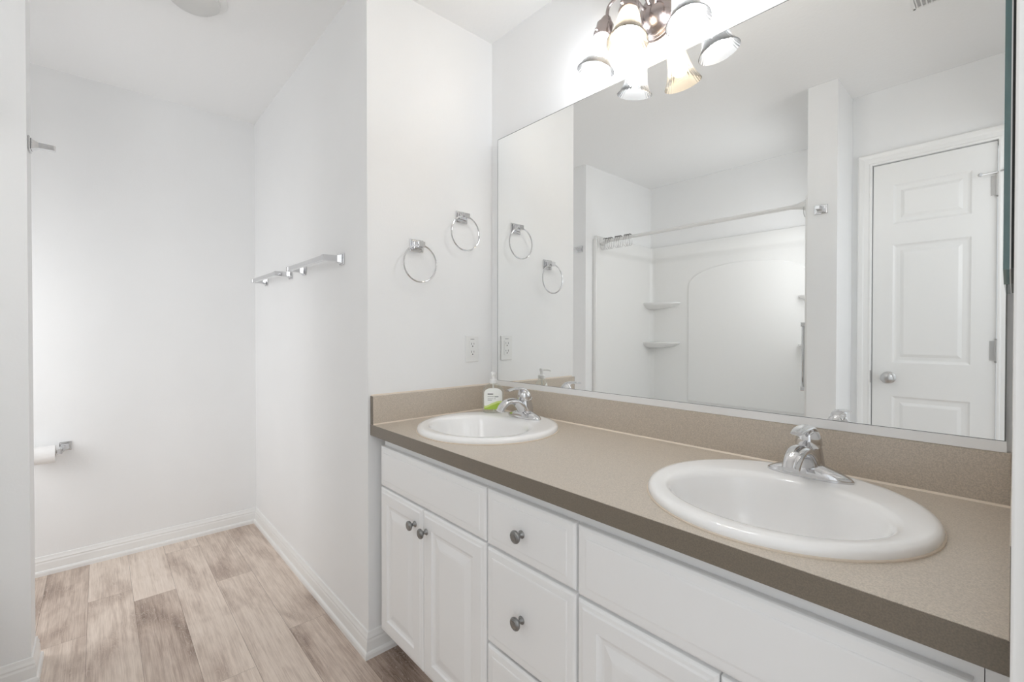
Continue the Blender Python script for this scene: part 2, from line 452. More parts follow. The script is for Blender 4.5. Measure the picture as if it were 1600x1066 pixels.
def casing(bm, x0, x1, ztop, y):
    prof = [(0, .001), (0, .011), (.004, .013), (.009, .013), (.012, .010), (.032, .0115), (.038, .015), (.050, .0175), (.056, .0175), (.060, .014), (.060, .001)]
    rows = []
    for (x, z, ox, oz) in ((x0, 0, -1, 0), (x0, ztop, -1, 1), (x1, ztop, 1, 1), (x1, 0, 1, 0)):
        rows.append([bm.verts.new((x+ox*d, y+h, z+oz*d)) for d, h in prof])
    for a, b in zip(rows, rows[1:]):
        for k in range(len(prof)): bm.faces.new((a[k], a[(k+1) % len(prof)], b[(k+1) % len(prof)], b[k]))
    bm.faces.new(rows[0][::-1]); bm.faces.new(rows[-1])
bm = B(); casing(bm, XD0-.004, XD1+.004, ZD+.004, YD)
box(bm, XD0-.004, XD1+.004, YD-T, YD-.045, ZD-.01, ZD+.004)
struct('trim_2', bm, M_TRIM, 'white moulded casing around the closet door')
bm = B(); box(bm, XD0-.01, XD1+.01, YD-.6, YD-.58, 0, H); struct('wall_closet', bm, M_WALL, 'back of the closet behind the narrow door')

# ------------------------------------------------------------------ vanity cabinet
FY = -.5556           # front of doors and drawers
FF = FY+.019          # front of the face frame
V0, V1 = .048, 1.5345
van = thing('vanity_cabinet', 'long white double vanity cabinet with pewter knobs under the tan counter', 'vanity', (.80, -.28, 0))
bm = B()
zt = CT-CE-.0005
box(bm, V0, V0+.016, FF+.02, -.004, .10, zt); box(bm, V1-.016, V1, FF+.02, -.004, .10, zt)
for x in (.640, .9405): box(bm, x-.008, x+.008, FF+.02, -.004, .10, zt-.12)
box(bm, V0+.016, V1-.016, FF+.02, -.004, .10, .116)
box(bm, V0+.016, V1-.016, -.010, -.004, .116, zt)
link('carcass', bm, M_CAB, van)
bm = B()
for a, b in ((V0, .090), (.60, .682), (.90, .985), (1.49, V1)): box(bm, a, b, FF, FF+.0195, .10, zt)
for a, b in ((.09, .60), (.682, .90), (.985, 1.49)):
    box(bm, a, b, FF, FF+.0195, zt-.052, zt); box(bm, a, b, FF, FF+.0195, .10, .135)
    box(bm, a, b, FF, FF+.0195, .590, .635)
link('face_frame', bm, M_CAB, van)
bm = B(); box(bm, V1+.0008, LW-.001, FF+.001, FF+.0195, .10, zt); link('filler_strip', bm, M_CAB, van)
bm = B(); box(bm, V0, LW-.001, FF+.07, FF+.085, 0, .10); link('toe_kick', bm, M_CAB, van)

def slab(bm, x0, x1, z0, z1, steps):
    """front panel: edge profile rings on the front, box behind"""
    y = FY
    back = [bm.verts.new(p) for p in ((x0, FF-.0005, z0), (x1, FF-.0005, z0), (x1, FF-.0005, z1), (x0, FF-.0005, z1))]
    bm.faces.new(back[::-1])
    st = [(0, -(FF-.0005-y))]+steps
    rect_rings(bm, x0, x1, z0, z1, y, st)
    bmesh.ops.remove_doubles(bm, verts=bm.verts[:], dist=1e-6)
EDGE = [(0, -.0075), (.0015, -.005), (.006, -.0028), (.0125, -.0022)]
DRAWER = EDGE+[(.0215, -.0018), (.0225, -.0006), (.026, 0)]
DOORP = EDGE+[(.0165, 0), (.050, 0), (.054, -.0045), (.060, -.0065), (.066, -.0065), (.088, -.0012), (.094, -.0006)]
def knob(x, z, parent):
    bm = B()
    lathe(bm, [(.0095, -.0005), (.0098, .0015), (.0085, .003), (.0052, .0055), (.0048, .010), (.006, .0125), (.0105, .0155), (.0145, .0185), (.0155, .0215), (.0145, .0245), (.0118, .0262), (.0108, .0258), (.0095, .0272), (.0085, .0268), (.006, .0278), (.002, .0279)], (x, FY, z), (0, -1, 0), 26)
    o = link('knob', bm, M_PEWTER, parent, True, 50); o['label'] = 'round pewter knob'
def front(name, x0, x1, z0, z1, steps, kn=None, label=None):
    bm = B(); slab(bm, x0, x1, z0, z1, steps); o = link(name, bm, M_CAB, van)
    if label: o['label'] = label
    if kn: knob(kn[0], kn[1], o)
    return o
front('false_drawer_front', .0450, .6370, .6245, .7655, DRAWER)
front('cabinet_door', .0450, .3285, .1093, .618, DOORP, (.287, .5615))
front('cabinet_door', .3315, .6370, .1093, .618, DOORP, (.354, .558))
front('drawer', .6437, .9370, .622, .7655, DRAWER, (.7767, .690))
front('drawer', .6437, .9370, .3695, .614, DRAWER, (.7767, .486))
front('drawer', .6437, .9370, .1093, .3615, DRAWER, (.7767, .230))
front('false_drawer_front', .9440, 1.5260, .6185, .7655, DRAWER)
front('cabinet_door', .9440, 1.2367, .1093, .611, DOORP, (1.2120, .55))
front('cabinet_door', 1.2397, 1.5260, .1093, .611, DOORP, (1.265, .55))

# ------------------------------------------------------------------ countertop
SINKS = [(.3340, -.2960), (1.242, -.3057)]
ctop = thing('countertop', 'tan speckled laminate countertop with front edge in painted shade and two round basins', 'countertop', (.79, -.29, CT-.02))
bm = B()
def loop_edges(pts):
    vs = [bm.verts.new((x, y, CT)) for x, y in pts]
    return [bm.edges.new((vs[i], vs[(i+1) % len(vs)])) for i in range(len(vs))]
es = loop_edges([(.0005, -DC), (LW-.0005, -DC), (LW-.0005, -.0005), (.0005, -.0005)])
for sx, sy in SINKS:
    es += loop_edges([(sx+.216*math.cos(2*PI*k/64), sy+.216*math.sin(2*PI*k/64)) for k in range(64)])
bmesh.ops.triangle_fill(bm, use_beauty=True, use_dissolve=False, edges=es)
r = bmesh.ops.extrude_face_region(bm, geom=bm.faces[:])
bmesh.ops.translate(bm, verts=[v for v in r['geom'] if isinstance(v, bmesh.types.BMVert)], vec=(0, 0, -.02))
link('top', bm, M_LAM, ctop)
bm = B(); box(bm, .0005, LW-.0005, -DC-.0012, -DC+.018, CT-CE, CT-.0008); link('front_edge', bm, M_LAMSHADE, ctop)['label'] = 'front edge strip with painted-on shade'
bm = B(); box(bm, .0205, L, -.0205, -.0005, CT, CT+BS, .0008); link('backsplash', bm, M_LAM, ctop)
def side_splash(x0, x1):
    bm = B(); box(bm, x0, x1, -DC+.0012, -.0005, CT, CT+BS, .0006); o = link('side_splash', bm, M_LAM, ctop)
    bm = B(); box(bm, x0+.0004, x1-.0004, -DC-.0006, -DC+.0012, CT, CT+BS-.0004); link('end_cap', bm, M_LAMSHADE, o)['label'] = 'end of the side splash with painted-on shade'
side_splash(.0005, .0200); side_splash(L+.0003, LW-.0005)
bm = B()
def bead(bm, a, b, o1, o2):
    a, b, o1, o2 = Vector(a), Vector(b), Vector(o1), Vector(o2)
    v = [bm.verts.new(q) for q in (a, a+o1, a+o2, b, b+o1, b+o2)]
    bm.faces.new((v[1], v[4], v[5], v[2])); bm.faces.new((v[0], v[1], v[2])); bm.faces.new((v[3], v[5], v[4]))
    bm.faces.new((v[0], v[3], v[4], v[1])); bm.faces.new((v[0], v[2], v[5], v[3]))
c = .0045
bead(bm, (.0200, -.0205, CT), (L, -.0205, CT), (0, -c, 0), (0, 0, c*.8))
bead(bm, (.0200, -DC+.002, CT), (.0200, -.0205, CT), (c, 0, 0), (0, 0, c*.8))
bead(bm, (0.0005, -.0195, CT+BS), (LW-.001, -.0195, CT+BS), (0, .001, 0), (0, .0005, .0006))
bead(bm, (0.0005, -DC+.002, CT+BS), (.0005, -.0005, CT+BS), (.006, 0, 0), (0, 0, .004))
bead(bm, (LW-.0005, -DC+.002, CT+BS), (LW-.0005, -.0005, CT+BS), (-.006, 0, 0), (0, 0, .006))
link('caulk_line', bm, M_CAULK, ctop)['label'] = 'pale caulk line along the splashes'

# ------------------------------------------------------------------ basins
def make_basin(loc, label):
    t = thing('washbasin', label, 'sink', loc, 'round white basins in the counter')
    o = Vector(loc)
    R = [(0, .2405, .2405, 0), (0, .2420, .2420, .006), (0, .2405, .2405, .0115), (0, .2365, .2365, .0155), (0, .2300, .2300, .0175), (-.004, .2240, .2230, .0178),
         (-.036, .1980, .1680, .0168), (-.041, .1910, .1570, .0150), (-.0435, .1855, .1505, .0100), (-.0445, .1820, .1470, .002), (-.0445, .1745, .1410, -.022), (-.043, .163, .132, -.055),
         (-.040, .145, .118, -.085), (-.034, .115, .096, -.112), (-.024, .075, .066, -.127), (-.015, .040, .038, -.1325), (-.012, .0235, .0235, -.134)]
    n = 72
    bm = B()
    rings_loft(bm, [[o+Vector((a*math.cos(2*PI*k/n), c+b*math.sin(2*PI*k/n), z)) for k in range(n)] for c, a, b, z in R], False)
    link('bowl', bm, M_PORC, t, True, 60)
    bm = B(); lathe(bm, [(.0235, -.0005), (.0225, .002), (.019, .0022), (.0185, .0005), (.017, .0005), (.016, .004), (.010, .006), (.002, .0062)], o+Vector((0, -.012, -.134)), (0, 0, 1), 28)
    link('drain', bm, M_CHROME, t, True)
    bm = B()
    lathe(bm, [(.2440, -.0002), (.2440, .0022), (.2405, .0030)], o, (0, 0, 1), 72, cap=False)
    link('sealant_ring', bm, M_CAULK, t, True)
    return t
for (sx, sy), lb in zip(SINKS, ('round white drop-in basin by the towel ring wall, soap bottle on its back rim', 'round white drop-in basin nearest the viewer, at the right end of the counter')):
    make_basin((sx, sy, CT), lb)

# ------------------------------------------------------------------ faucets
def make_faucet(loc, label):
    t = thing('faucet', label, 'faucet', loc, 'chrome single lever faucets'); o = Vector(loc)
    def P(x, f, z): return o+Vector((x, -f, z))
    bm = B(); rings = []   # winged base plate
    n = 18; xs = [-.082+.164*k/32 for k in range(33)]
    for x in xs:
        q = max(0.0, 1-(abs(x)/.0825)**2.2)
        w = .0275*q**.55+.0004
        h = .004+.0225*q**.85+.007*math.exp(-(x/.026)**2)
        ring = [P(x, -w, 0)]
        for k in range(n+1):
            a = PI*k/n; s = math.copysign(abs(math.cos(a))**.8, math.cos(a))
            ring.append(P(x, -w*s, .003+(h-.003)*math.sin(a)**.8))
        ring.append(P(x, w, 0)); rings.append(ring)
    rings_loft(bm, rings, True, True)
    link('base', bm, M_CHROME, t, True, 60)
    bm = B()   # column
    lathe(bm, [(.0295, .006), (.0285, .026), (.0262, .046), (.0243, .060), (.0238, .0655)], P(0, -.010, 0), (0, -.10, 1), 32)
    link('body', bm, M_CHROME, t, True)
    bm = B()   # spout
    path = catmull([P(0, .002, .020), P(0, .020, .044), P(0, .046, .062), P(0, .076, .066), P(0, .103, .055), P(0, .119, .036)], 6)
    rad = lerp_list([(.0235, .020), (.0225, .0165), (.0205, .0125), (.0190, .0105), (.0175, .0105), (.0165, .0110)], 6)
    tube(bm, path, rad, 20); link('spout', bm, M_CHROME, t, True, 60)
    bm = B()   # handle: hood and lever
    lathe(bm, [(.0246, 0), (.0254, .003), (.0254, .009), (.0240, .018), (.0205, .028), (.0150, .036), (.0075, .0405), (.0005, .0415)], P(0, -.0028, .0672), (0, -.30, 1), 32)
    path = catmull([P(0, -.004, .090), P(0, .008, .1035), P(0, .026, .1085), P(0, .056, .108), P(0, .084, .1040)], 6)
    rad = lerp_list([(.0185, .012), (.0175, .0082), (.0160, .0055), (.0150, .0044), (.0120, .0038)], 6)
    tube(bm, path, rad, 16)
    h = link('handle', bm, M_CHROME, t, True, 60)
    bm = B(); lathe(bm, [(.0035, 0), (.0035, .001)], P(0, .0228, .0800), (0, -1, .12), 12); link('set_screw', bm, M_BLACK, h)['label'] = 'dark set screw hole'
    bm = B()
    tube(bm, [P(0, -.034, .010), P(0, -.034, .062)], .0025, 8); lathe(bm, [(.003, 0), (.0062, .004), (.0066, .008), (.004, .012), (.0005, .013)], P(0, -.034, .060), (0, 0, 1), 14)
    link('lift_rod', bm, M_CHROME, t, True)
    return t
FZ = CT+.0172
fa = make_faucet((.3430, -.1310, FZ), 'chrome single lever faucet beside the soap bottle')
copy_tree(fa, (1.2535, -.1390, FZ), 'chrome single lever faucet on the basin nearest the viewer')

# ------------------------------------------------------------------ big mirror
mir = thing('vanity_mirror', 'wide frameless wall mirror above the backsplash reflecting tub and closet door', 'mirror', (.80, -.01, MZ0))
bm = B()
q = [(MX0, MZ0), (MX1, MZ0), (MX1, MZ1), (MX0, MZ1)]
f = [bm.verts.new((x, mirror_y(x, z), z)) for x, z in q]
e_ = .0022
fi = [bm.verts.new((x, mirror_y(x, z), z)) for x, z in ((MX0+e_, MZ0+e_), (MX1-e_, MZ0+e_), (MX1-e_, MZ1-e_), (MX0+e_, MZ1-e_))]
fc = bm.faces.new(fi); fc.material_index = 0
for k in range(4):
    ff = bm.faces.new((f[k], f[(k+1) % 4], fi[(k+1) % 4], fi[k])); ff.material_index = 1
bk = [bm.verts.new((x, mirror_y(x, z)+.005, z)) for x, z in q]
fb = bm.faces.new(bk[::-1]); fb.material_index = 1
for k in range(4):
    ff = bm.faces.new((f[k], f[(k+1) % 4], bk[(k+1) % 4], bk[k])); ff.material_index = 1
link('glass', bm, [M_MIRROR, M_MEDGE], mir)
bm = B()
zr0, zr1 = CT+BS+.0012, MZ0+.001
def yr(x): return mirror_y(x, MZ0)
v = []
for x in (MX0-.004, MX1+.001):
    v.append([bm.verts.new(p) for p in ((x, yr(x)-.0035, zr0), (x, yr(x)-.0035, zr1), (x, yr(x)-.0008, zr1), (x, -.0005, zr1), (x, -.0005, zr0))])
for k in range(5): bm.faces.new((v[0][k], v[0][(k+1) % 5], v[1][(k+1) % 5], v[1][k]))
bm.faces.new(v[0][::-1]); bm.faces.new(v[1])
link('bottom_channel', bm, M_RAIL, mir)['label'] = 'pale metal channel under the glass'
bm = B(); box(bm, MX0+.1, MX1-.1, mirror_y(MX1, MZ1)+.0052+.002, -.0005, MZ1-.25, MZ1-.1); link('hanging_batten', bm, M_MEDGE, mir)

# bevelled mirror on the right wall, seen edge on
om = thing('bevelled_mirror', 'clipped-corner mirror on the right wall, seen edge on beside the vanity mirror', 'mirror', (LW, -.3, 1.21))
def octa(bm, x0, x1, y0, y1, z0, z1, cy, cz, face=0):
    p = [(y0, z0+cz), (y0, z1-cz), (y0+cy, z1), (y1-cy, z1), (y1, z1-cz), (y1, z0+cz), (y1-cy, z0), (y0+cy, z0)]
    a = [bm.verts.new((x0, y, z)) for y, z in p]; b = [bm.verts.new((x1, y, z)) for y, z in p]
    bm.faces.new(a).material_index = face; bm.faces.new(b[::-1])
    for k in range(8): bm.faces.new((a[k], a[(k+1) % 8], b[(k+1) % 8], b[k]))
bm = B(); octa(bm, 1.5450, 1.5505, -.45, -.08, 1.233, 1.92, .07, .014, 1); link('glass', bm, [M_TEAL, M_MIRROR], om)['label'] = 'bevelled glass with teal edge'
bm = B(); octa(bm, 1.5505, 1.5518, -.449, -.081, 1.2335, 1.919, .07, .014); link('silvering', bm, M_SILVER, om)
bm = B(); octa(bm, 1.5518, LW-.0003, -.448, -.082, 1.234, 1.90, .07, .014); link('backing', bm, M_BLACK, om)['label'] = 'black backing frame'

# ------------------------------------------------------------------ towel rings
def make_ring(loc, label):
    t = thing('towel_ring', label, 'towel ring', loc, 'chrome towel rings'); o = Vector(loc)
    bm = B(); box(bm, o.x+.0003, o.x+.006, o.y-.029, o.y+.029, o.z-.0235, o.z+.0235, .002)
    box(bm, o.x+.006, o.x+.011, o.y-.0235, o.y+.0235, o.z-.0185, o.z+.0185, .002); link('mounting_plate', bm, M_CHROME, t)
    bm = B()
    rings_loft(bm, [[o+Vector((x, a*w, b*h)) for a, b in ((-1, -1), (1, -1), (1, 1), (-1, 1))] for x, w, h in ((.0105, .016, .013), (.022, .0125, .0095), (.034, .0125, .0095), (.044, .0135, .0105), (.046, .012, .009))], True, True)
    link('post', bm, M_CHROME, t)
    bm = B(); r = .0705; n = 48
    tube(bm, [o+Vector((.036, -.003+r*math.sin(2*PI*k/n), -.0015-r+r*math.cos(2*PI*k/n))) for k in range(n)], .0031, 10, closed=True)
    link('ring', bm, M_CHROME, t, True)
    return t
rg = make_ring((0, -.3810, 1.5015), 'chrome towel ring farther from the mirror, the lower of the two')
copy_tree(rg, (0, -.1680, 1.6465), 'chrome towel ring nearer the mirror, mounted higher than its twin')

# ------------------------------------------------------------------ towel bars
def make_bar(loc, ln, label):
    t = thing('towel_bar', label, 'towel bar', loc, 'chrome towel bars on the recess wall'); o = Vector(loc)
    d = .068
    for s in (0, ln):
        bm = B(); box(bm, o.x+s-.022, o.x+s+.022, o.y-.006, o.y-.0003, o.z-.023, o.z+.023, .002)
        box(bm, o.x+s-.017, o.x+s+.017, o.y-.011, o.y-.006, o.z-.018, o.z+.018, .002); link('mounting_plate', bm, M_CHROME, t)
        bm = B()
        rings_loft(bm, [[o+Vector((s+a*w, -y, b*h)) for a, b in ((-1, -1), (1, -1), (1, 1), (-1, 1))] for y, w, h in ((.0105, .014, .016), (.024, .0105, .0115), (d+.010, .0105, .0105))], True, True)
        link('post', bm, M_CHROME, t)
    bm = B(); box(bm, o.x+.010, o.x+ln-.010, o.y-d-.0085, o.y-d+.0085, o.z-.0095, o.z+.0095, .001); link('bar', bm, M_CHROME, t)
    return t
tb = make_bar((-.667, -DW, 1.455), .4425, 'chrome towel bar nearer the corner with the towel rings')
copy_tree(tb, (-1.3095, -DW, 1.4545), 'chrome towel bar deeper in the nook, next to the far wall')

# lone towel bar posts on the two wall ends of the tub
def make_post(loc, label):
    t = thing('towel_bar_post', label, 'bracket', loc, 'bare chrome brackets on the tub walls'); o = Vector(loc)
    bm = B(); box(bm, o.x-.029, o.x+.029, o.y+.0003, o.y+.006, o.z-.023, o.z+.023, .002); box(bm, o.x-.023, o.x+.023, o.y+.006, o.y+.010, o.z-.0175, o.z+.0175, .002)
    link('mounting_plate', bm, M_CHROME, t)
    bm = B()
    rings_loft(bm, [[o+Vector((a*w, y, b*h)) for a, b in ((-1, -1), (1, -1), (1, 1), (-1, 1))] for y, w, h in ((.009, .016, .015), (.024, .010, .009), (.062, .0095, .0085), (.066, .0085, .0075))], True, True)
    link('post', bm, M_CHROME, t)
    return t
po = make_post((.881, YP, 1.798), 'bare chrome bracket on the wall stub beside the closet door, seen in the mirror')
copy_tree(po, (-.6840, YA, 1.803), 'bare chrome bracket on the partition, sticking out past the left wall edge')

# ------------------------------------------------------------------ outlet
ol = thing('wall_outlet', 'white duplex outlet on the wall below the towel rings', 'outlet', (0, -.1128, 1.0417))
bm = B(); box(bm, .0003, .0055, -.1465, -.0790, 1.0417, 1.1525, .002); link('cover_plate', bm, M_PLAST, ol)
bm = B(); box(bm, .005, .0075, -.1128-.0165, -.1128+.0165, 1.0635, 1.1305, .001); rc = link('receptacle', bm, M_PLAST, ol)
for zc in (1.1140, 1.0800):
    bm = B()
    box(bm, .0070, .0078, -.1128-.0082, -.1128-.0060, zc, zc+.0085); box(bm, .0070, .0078, -.1128+.0060, -.1128+.0078, zc+.0010, zc+.0082)
    lathe(bm, [(.0028, 0), (.0028, .0008)], (.0070, -.1128, zc-.0062), (1, 0, 0), 12)
    link('slots', bm, M_SLOT, rc)
bm = B(); box(bm, .0054, .0058, -.1128-.010, -.1128+.010, 1.1365, 1.1390); link('mark', bm, M_GREYMARK, ol)

# ------------------------------------------------------------------ toilet paper holder and roll
tp = thing('paper_holder', 'chrome toilet paper holder low on the far wall', 'paper holder', (-D, -1.50, .609))
for y in (-1.4180, -1.5780):
    s = 1 if y > -1.5 else -1
    bm = B(); box(bm, -D+.0003, -D+.006, y-.0225, y+.0225, .609-.0215, .609+.0215, .002); box(bm, -D+.006, -D+.010, y-.017, y+.017, .609-.016, .609+.016, .002)
    link('mounting_plate', bm, M_CHROME, tp)
    bm = B()
    rings_loft(bm, [[Vector((-D+d_, y-s*o_+a*w_, z_+b*h_)) for a, b in ((-1, -1), (1, -1), (1, 1), (-1, 1))] for d_, o_, z_, w_, h_ in ((.0095, 0, .608, .0145, .0135), (.026, .006, .605, .0095, .0105), (.050, .014, .600, .0085, .0115), (.074, .017, .597, .0080, .0125))], True, True)
    link('arm', bm, M_CHROME, tp)
bm = B(); tube(bm, [(-D+.062, -1.430, .597), (-D+.062, -1.567, .597)], .0075, 12); link('roller', bm, M_PLAST, tp, True)
rl = thing('toilet_paper', 'white toilet paper roll on the chrome holder, half hidden by the left wall edge', 'toilet paper', (-D+.062, -1.5, .588))
bm = B(); lathe(bm, [(.019, 0), (.0395, 0), (.041, .0015), (.041, .0985), (.0395, .10), (.019, .10), (.019, 0)], (-D+.062, -1.4485, .588), (0, -1, 0), 40, cap=False); link('paper', bm, M_PAPER, rl, True)
bm = B(); lathe(bm, [(.0175, .0005), (.0188, .0005), (.0188, .0995), (.0175, .0995), (.0175, .0005)], (-D+.062, -1.4485, .588), (0, -1, 0), 28, cap=False); link('cardboard_core', bm, M_CARD, rl, True)

# ------------------------------------------------------------------ soap bottle
SBX, SBY = .189, -.1515
SBZ = CT+.0174
sb = thing('soap_bottle', 'clear pump soap bottle with white and green label on the basin rim', 'soap bottle', (SBX, SBY, SBZ))
ang = math.atan2(-1.2941-SBY, 1.5553-SBX)      # label faces the room
U = Vector((-math.sin(ang), math.cos(ang), 0)); N = Vector((math.cos(ang), math.sin(ang), 0)); O = Vector((SBX, SBY, SBZ))
prof = [(.036, .020, .001), (.0405, .0235, .004), (.0415, .0245, .012), (.0425, .025, .060), (.0420, .0245, .080), (.0375, .0225, .096), (.028, .0185, .107), (.016, .014, .113), (.0125, .0125, .115), (.0120, .0120, .118)]
def sect(a, b, z, n=40, off=0.0):
    out = []
    for k in range(n):
        t = 2*PI*k/n; c, s = math.cos(t), math.sin(t)
        out.append(O+U*math.copysign(abs(c)**.85, c)*(a+off)+N*math.copysign(abs(s)**.85, s)*(b+off)+Vector((0, 0, z)))
    return out
bm = B(); rings_loft(bm, [sect(a, b, z) for a, b, z in prof], True, True); link('bottle', bm, M_CLEAR, sb, True, 60)
def prof_at(z):
    for p, q in zip(prof, prof[1:]):
        if p[2] <= z <= q[2]:
            t = (z-p[2])/(q[2]-p[2]); return p[0]+(q[0]-p[0])*t, p[1]+(q[1]-p[1])*t
    return prof[-1][:2]
bm = B(); nu, nz = 48, 60; grid = {}
bars = [(.075, -.5, -.02), (.066, -.5, .05), (.0655, .1, .45), (.058, -.5, .0), (.0575, .05, .2), (.052, -.5, -.1)]
for j in range(nz+1):
    z = .016+.082*j/nz; a, b = prof_at(z)
    for i in range(nu+1):
        s = -1+2*i/nu                                  # across the label
        lim = .80 if z < .080 else .80*math.sqrt(max(0.0, 1-((z-.080)/.0185)**2))
        t = PI/2-s*lim*1.15
        c, sn = math.cos(t), math.sin(t)
        grid[i, j] = bm.verts.new(O+U*math.copysign(abs(c)**.85, c)*(a+.0006)+N*abs(sn)**.85*(b+.0006)+Vector((0, 0, z)))
for j in range(nz):
    z = .016+.082*(j+.5)/nz
    for i in range(nu):
        s = -1+2*(i+.5)/nu
        try: f = bm.faces.new((grid[i, j], grid[i+1, j], grid[i+1, j+1], grid[i, j+1]))
        except ValueError: continue
        wave = .038+.006*s+.006*math.sin(s*2.6+.4)
        if z < wave-.006: f.material_index = 1
        elif z < wave+.002: f.material_index = 2
        for zc, a0, a1 in bars:
            if abs(z-zc) < (.0022 if zc > .07 else .0010) and a0 < s < a1: f.material_index = 3
link('label', bm, [M_LABELW, M_LABELG, M_LABELL, M_LABELT], sb, True)['label'] = 'white label with green wave and small print'
bm = B()
lathe(bm, [(.0150, .1145), (.0155, .116), (.0155, .128), (.0140, .130), (.0065, .1305), (.0060, .146), (.0085, .1475), (.0090, .156), (.0075, .159), (.001, .1595)], O, (0, 0, 1), 24)
tube(bm, [O+Vector((0, 0, .153)), O+Vector((.020, -.020, .1535)), O+Vector((.028, -.028, .148))], [.0052, .0045, .0036], 10)
link('pump', bm, M_PLAST, sb, True)
bm = B(); tube(bm, [O+Vector((0, 0, .113)), O+Vector((.004, 0, .006))], .0028, 8); link('dip_tube', bm, M_PLAST, sb, True)

# ------------------------------------------------------------------ vanity light
CX, CZ = .807, 2.141
vl = thing('vanity_light', 'three-light brushed nickel wall lamp with ribbed bell glass shades above the mirror', 'wall lamp', (CX, 0, CZ))
bm = B(); lathe(bm, [(.070, .0003), (.070, .006), (.066, .010), (.066, .014), (.061, .018), (.061, .022), (.054, .027), (.050, .036), (.040, .046), (.026, .054), (.012, .058), (.002, .059)], (CX, 0, CZ), (0, -1, 0), 40)
link('canopy', bm, M_NICKEL, vl, True)
LAMPS = [((.6615, -.1237, 1.995), (.6835, -.1150, 2.100), M_SHADE, M_BULBC), ((.8122, -.1771, 1.989), (.7990, -.1490, 2.098), M_SHADEW, M_BULBW), ((.9597, -.1108, 2.003), (.9370, -.0990, 2.109), M_SHADE, M_BULBC)]
for i, (rim, neck, sm, bmx) in enumerate(LAMPS):
    rim, neck = Vector(rim), Vector(neck); ax = (rim-neck).normalized()
    c0 = Vector((CX, -.045, CZ+.004)); side = (neck-Vector((CX, -.06, neck.z)))
    top = neck-ax*.052
    st = c0+Vector(((-.018, 0, .018)[i], -.006, (.008, .012, .008)[i]))
    mid = Vector(((st.x*.62+top.x*.38), min(st.y, top.y)*.75-.012, max(st.z, top.z)+.052))
    mid2 = Vector(((st.x*.12+top.x*.88), top.y, top.z+.034))
    bm = B(); tube(bm, catmull([st-Vector((0, -.02, .004)), st, mid, mid2, top+ax*.005], 10), .0052, 10); a_o = link('arm', bm, M_NICKEL, vl, True)
    bm = B(); lathe(bm, [(.004, -.056), (.012, -.053), (.017, -.044), (.018, -.036), (.0245, -.034), (.0265, -.031), (.0265, -.004), (.0300, -.003), (.0300, .004), (.027, .006), (.012, .006)], neck, ax, 28)
    tube(bm, [neck+frame_of(ax)[0]*.029, neck+frame_of(ax)[0]*.038], .003, 8)
    link('socket_cup', bm, M_NICKEL, vl, True)
    Ls = (rim-neck).length
    bm = B()
    outer = [(.0265, .004), (.0300, .016), (.0335, .036), (.0370, .058), (.0425, .080), (.0510, .098), (.0585, Ls)]
    inner = [(r-.0022, h) for r, h in outer[::-1]]; inner[0] = (.0568, Ls)
    lathe(bm, outer+[(.0592, Ls+.0015), (.0575, Ls+.0025)]+inner, neck, ax, 128, 32, .010, cap=False); link('shade', bm, sm, vl, True, 80)['label'] = 'ribbed bell shaped glass shade'
    bm = B(); lathe(bm, [(.010, .008), (.0125, .020), (.0165, .034), (.0235, .050), (.0255, .062), (.0235, .073), (.0165, .082), (.007, .0865), (.0005, .0872)], neck, ax, 28); link('bulb', bm, bmx, vl, True)

# ------------------------------------------------------------------ ceiling fittings
cl = thing('ceiling_light', 'round white flush ceiling light over the toilet nook, cut by the top edge', 'ceiling light', (-.525, -1.020, H))
bm = B(); lathe(bm, [(.108, .0003), (.108, .004), (.100, .010), (.090, .012)], (-.525, -1.020, H), (0, 0, -1), 48); link('trim_ring', bm, M_PLAST, cl, True)
bm = B(); lathe(bm, [(.086, .010), (.084, .024), (.070, .036), (.045, .042), (.002, .044)], (-.525, -1.020, H), (0, 0, -1), 48); link('dome', bm, M_GREYIN, cl, True)
cv = thing('ceiling_vent', 'white ceiling vent at the top of the mirror, mostly out of frame', 'vent', (1.325, -1.03, H))
bm = B(); box(bm, 1.275, 1.395, -1.118, -1.108, H-.006, H-.0003, .001); box(bm, 1.275, 1.395, -.922, -.912, H-.006, H-.0003, .001); box(bm, 1.275, 1.284, -1.118, -.912, H-.006, H-.0003, .001); box(bm, 1.386, 1.395, -1.118, -.912, H-.006, H-.0003, .001); link('frame', bm, M_PLAST, cv)
bm = B()
for k in range(7): box(bm, 1.288+.014*k, 1.2912+.014*k, -1.108, -.922, H-.010, H-.001)
link('louvres', bm, M_PLAST, cv)
bm = B(); box(bm, 1.284, 1.386, -1.108, -.922, H-.0012, H-.0004); link('grille_opening', bm, M_VENT, cv)

# ------------------------------------------------------------------ tub and shower surround
tu = thing('tub_surround', 'white one-piece tub and shower surround with corner shelves, seen in the mirror', 'tub surround', (.14, -1.95, 0))
ZT, ZM = 1.910, 1.797
def surround_panel(name, pts, inw):
    """wall sheet along pts (x,y) with a lip at the top; inw: inward normals per point"""
    prof = [(0.0004, ZT), (.026, ZT), (.032, ZT-.006), (.034, ZM+.03), (.030, ZM+.008), (.016, ZM-.006), (.012, ZM-.03), (.012, .50), (0.0004, .50)]
    bm = B(); rows = [[bm.verts.new((x+n[0]*d, y+n[1]*d, z)) for d, z in prof] for (x, y), n in zip(pts, inw)]
    for a, b in zip(rows, rows[1:]):
        for k in range(len(prof)): bm.faces.new((a[k], a[(k+1) % len(prof)], b[(k+1) % len(prof)], b[k]))
    bm.faces.new(rows[0][::-1]); bm.faces.new(rows[-1])
    return link(name, bm, M_ACR, tu, True, 50)
yfr = YFR
R = .05
